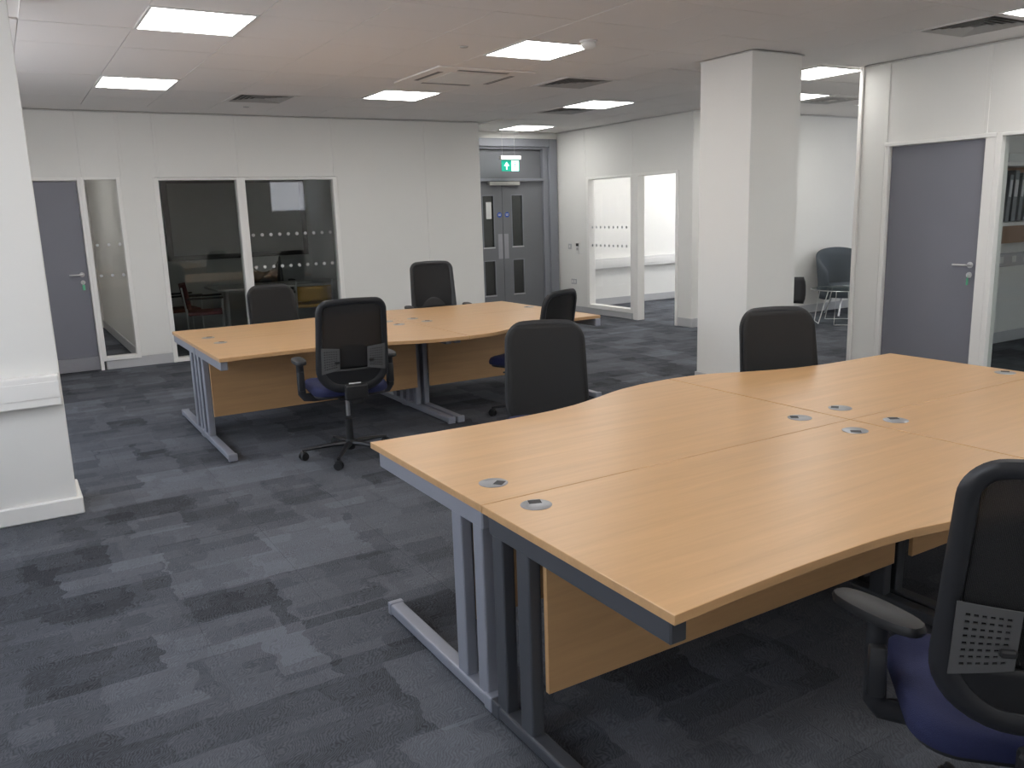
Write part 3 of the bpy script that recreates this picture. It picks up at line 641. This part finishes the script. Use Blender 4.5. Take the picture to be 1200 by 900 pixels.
# exit sign on wires
t = thing('exit_sign', 'green and white illuminated exit sign hanging in front of the double doors', 'exit sign', (6.87, 11.33, CZ))
MB().box(-.18, .18, -.03, .03, -.43, -.37, .006, 2).done('sign_housing', 'white', t)
MB().box(-.16, .16, -.004, .004, -.60, -.43, .001).done('sign_panel', 'green', t)
MB().box(.015, .145, -.006, -.004, -.595, -.44).done('pictogram_field', 'exitw', t)
q = MB(); q.prism([(-.115, -.52), (-.08, -.52), (-.08, -.575), (-.06, -.575), (-.06, -.52), (-.025, -.52), (-.07, -.46)], 0, .002, mx=Matrix(((1, 0, 0, 0), (0, 0, -1, -.0045), (0, 1, 0, 0), (0, 0, 0, 1))))
q.done('arrow', 'exitw', t)
q = MB(); q.cyl((.085, -.0065, -.468), (.085, -.0085, -.468), .012, n=14)
for a, b_, r in (((.08, -.485), (.07, -.525), .011), ((.07, -.525), (.095, -.55), .008), ((.095, -.55), (.085, -.58), .007), ((.07, -.525), (.05, -.555), .008), ((.05, -.555), (.03, -.56), .006), ((.08, -.49), (.11, -.51), .006), ((.08, -.49), (.05, -.505), .006)):
    q.tube([(a[0], -.0075, a[1]), (b_[0], -.0075, b_[1])], r, .001, 6, up=(0, 1, 0)) if False else q.cyl((a[0], -.0075, a[1]), (b_[0], -.0075, b_[1]), r*.6, n=6)
q.done('running_figure', 'green', t)
for x in (-.14, .08): MB().cyl((x, 0, -.37), (x, 0, -.015), .0018, n=6).done('suspension_wire', 'chrome', t)
MB().box(-.16, .16, -.02, .02, -.02, -.0, .003).done('ceiling_plate', 'white', t)
# ================================================================== WALL FITTINGS
t = tag(MB().box(-1.4, .19, 5.165, 5.235, .655, .822, .006, 2).done('cable_trunking', 'frame'), 'white dado cable trunking on the left pier', 'trunking')
MB().box(-1.4, .186, 5.160, 5.166, .70, .79, .001).done('trunking_cover', 'frame', t)
t = tag(MB().box(XE+.1, 12, 11.43, 11.5, .63, .80, .006, 2).done('cable_trunking', 'white'), 'white dado cable trunking along the back wall of the glazed room', 'trunking')
MB().box(XE+.1, 12, 11.425, 11.431, .67, .76, .001).done('trunking_cover', 'white', t)
MB().box(9.55, 9.85, 11.42, 11.426, .675, .755, .002).done('socket_plate', 'white', t)
t = tag(MB().box(XE-.022, XE, 11.0, 11.09, .93, 1.11, .004, 2).done('wall_controller', 'white'), 'white wall controller with dark screen left of the glazed partition', 'controller')
MB().box(XE-.025, XE-.021, 11.012, 11.078, 1.05, 1.095, .001).done('screen', 'black', t); MB().box(XE-.025, XE-.021, 11.02, 11.07, .985, 1.03, .001).done('keypad', 'vent', t)
t = tag(MB().box(XE-.010, XE, 11.23, 11.315, 1.0, 1.085, .003, 2).done('light_switch', 'skirt'), 'small square light switch beside the wall controller', 'switch')
MB().box(XE-.014, XE-.009, 11.258, 11.288, 1.025, 1.06, .001).done('rocker', 'white', t)
t = tag(MB().box(XE-.010, XE, 11.10, 11.245, .44, .525, .003, 2).done('power_socket', 'skirt'), 'double power socket low on the wall beside the double doors', 'socket')
for k in (0, 1): MB().box(XE-.012, XE-.009, 11.12+.065*k, 11.165+.065*k, .46, .505).done('outlet', 'white', t)
# ================================================================== MEETING ROOM
t = tag(MB().box(2.05, 4.10, 12.86, 12.90, 1.08, 2.22, .004).done('wall_screen', 'black'), 'large dark projection screen with black border inside the meeting room', 'screen')
MB().box(2.13, 4.02, 12.852, 12.862, 1.15, 2.16).done('screen_surface', 'board', t)
t = thing('meeting_table', 'long pale meeting table inside the dark meeting room', 'table', (3.35, 11.95, 0))
MB().box(-.95, .85, -.42, .42, .70, .727, .004).done('tabletop', 'vent', t)
for sx in (-.75, .65): MB().cyl((sx, 0, .02), (sx, 0, .70), .03, n=14).box(sx-.03, sx+.03, -.33, .33, 0, .03, .005).done('table_leg', 'chrome', t)
t2 = tag(MB().box(3.45, 3.75, 11.75, 11.96, .728, .732).done('paper_sheet', 'paper'), 'white sheet of paper lying on the meeting table', 'paper')
def visitor(x, y, rz, m, label, wide=.46, zt=.84, grp='meeting room chairs'):
    t = thing('meeting_chair', label, 'chair', (x, y, 0), math.radians(rz), grp)
    MB().box(-.23, .23, -.21, .23, .43, .475, .018, 2).done('seat', m, t)
    MB().grid(8, 5, lambda u, v: Vector(((2*u-1)*wide/2, -.23-.05*v+.06*(2*u-1)**2, .52+(zt-.52)*v))).done('backrest', m, t, True, thick=.03)
    for s in (-1, 1):
        MB().tube([(s*.24, -.26, .80), (s*.24, -.22, .45), (s*.24, -.22, .02), (s*.24, .22, .02), (s*.24, .22, .45), (s*.24, .22, .64)], .011, n=8, up=(1, 0, 0)).done('side_frame', 'chrome', t, True)
        MB().box(s*.24-.025, s*.24+.025, -.20, .24, .64, .665, .008).done('armrest', 'black', t)
    return t
visitor(2.22, 11.55, -100, 'red', 'dark red meeting chair at the left end of the meeting table')
visitor(2.02, 12.15, -85, 'red', 'second dark meeting chair just behind the dark red one')
visitor(3.62, 11.38, -8, 'mustard', 'mustard yellow meeting chair behind the partition glass', zt=.72)
o = copy_tree(proto); place(o, 3.42, 12.62, 178, 'tall dark high-back chair behind the meeting table', .05, .06); o['group'] = 'meeting room chairs'
# ================================================================== OPEN AREA BEHIND THE PILLAR
visitor(7.42, 6.30, 200, 'black', 'black low-back chair just showing right of the pillar', zt=.80, grp='visitor seats') if False else None
t = thing('side_chair', 'black-backed side chair half hidden behind the right edge of the pillar', 'chair', (7.31, 6.28, 0), math.radians(140))
MB().box(-.22, .22, -.2, .22, .40, .45, .02, 2).done('seat', 'black', t)
MB().grid(8, 6, lambda u, v: Vector(((2*u-1)*.21*(1-.12*abs(2*v-1)**3), -.23-.03*v+.05*(2*u-1)**2, .52+.29*v))).done('backrest', 'black', t, True, thick=.045)
MB().tube([(0, -.05, .40), (0, -.22, .42), (0, -.26, .50), (0, -.25, .6)], .015, n=8).done('back_support', 'black', t, True)
MB().cyl((0, 0, .06), (0, 0, .40), .025).done('column', 'black', t, True)
for k in range(5):
    a = k*1.2566+.3; MB().tube([(0, 0, .09), (.2*math.cos(a), .2*math.sin(a), .06), (.27*math.cos(a), .27*math.sin(a), .05)], [.02, .016, .012], n=8).cyl((.27*math.cos(a), .27*math.sin(a), .0), (.27*math.cos(a), .27*math.sin(a), .045), .022).done('base_leg', 'black', t, True)
t = thing('coffee_table', 'round glass coffee table with crossed white wire legs', 'table', (9.70, 7.42, 0))
MB().lathe([(0, .455), (.40, .455), (.405, .46), (.40, .467), (0, .467)], n=40).done('glass_top', 'tglass', t, True)
MB().tube([(.405*math.cos(a), .405*math.sin(a), .461) for a in [2*math.pi*i/40 for i in range(40)]], .006, n=6, closed=True).done('rim', 'chrome', t, True)
for k in range(4):
    a = k*math.pi/2+.4; b_ = a+.9; MB().tube([(.30*math.cos(a), .30*math.sin(a), .455), (.36*math.cos(a), .36*math.sin(a), .01), (.36*math.cos(b_), .36*math.sin(b_), .01), (.22*math.cos(b_), .22*math.sin(b_), .455)], .007, n=6).done('wire_leg', 'white', t, True)
t = thing('lounge_chair', 'slate grey tub lounge chair behind the round glass table', 'armchair', (10.5, 7.97, 0), math.radians(155))
MB().lathe([(.0, .26), (.30, .26), (.34, .31), (.34, .40), (.30, .44), (0, .45)], (0, .02, 0), 28).done('seat', 'greyfab', t, True)
q = MB(); n = 26
def shell(u, v):
    a = math.radians(-200+220*u); h = .30+.42*(math.sin(math.pi*u)**.8)*.75+.1
    r = .36+.06*v; return Vector((r*math.cos(a), r*math.sin(a)+.02, .24+v*h))
q.grid(n, 6, shell); q.done('shell_back', 'greyfab', t, True, thick=.05)
for k in range(4):
    a = k*math.pi/2+.785; MB().cyl((.2*math.cos(a), .2*math.sin(a), .26), (.3*math.cos(a), .3*math.sin(a), .0), .013, n=10).done('leg', 'chrome', t, True)
# ================================================================== OFFICE BEHIND THE RIGHT WINDOW
t = thing('bookcase', 'brown wall shelf unit behind the right-hand window', 'shelf', (10.0, 5.02, 0))
for z in (1.33, 1.93): MB().box(-1.3, 1.3, -.17, .16, z-.012, z+.022).done('shelf_board', 'frame', t)
MB().box(-1.3, 1.3, .14, .16, 1.12, 2.0).done('back_panel', 'brown', t); MB().box(-1.3, 1.3, -.15, .14, 1.14, 1.33).done('lower_cupboard', 'brown', t)
x = 8.78; k = 0
while x < 10.05:
    w_ = random.uniform(.06, .085); b_ = MB().box(-w_/2, w_/2, -.13, .12, 0, random.uniform(.46, .54), .003).done('ring_binder', 'binder', None)
    b_.location = (x+w_/2, 5.02, 1.361); b_.rotation_euler = (0, math.radians(random.choice((2, 3, 5, 6))), 0)
    MB().box(-w_/2+.01, w_/2-.01, -.133, -.13, .25, .42).done('spine_label', 'label', b_)
    tag(b_, 'grey ring binder on the office shelf behind the right window, %s from the frame' % ('first second third fourth fifth sixth seventh eighth ninth tenth eleventh twelfth'.split()[k]), 'binder', 'binders on the office wall shelf'); x += w_+.045; k += 1
for x in (8.9, 9.5):
    tag(MB().box(x, x+.45, 4.9, 5.14, 1.953, 2.04, .004).done('storage_box', 'paper'), 'flat pale storage box on top of the wall shelf, '+('left' if x < 9 else 'right')+' one', 'box')
t = tag(MB().box(XP+.1, 12, 5.14, 5.20, .86, 1.0, .005).done('cable_trunking', 'skirt'), 'grey dado trunking with sockets in the office behind the right-hand window', 'trunking')
for x in (9.3, 9.55, 9.8, 10.05): MB().box(x, x+.09, 5.134, 5.141, .90, .97, .002).done('socket_plate', 'white', t)
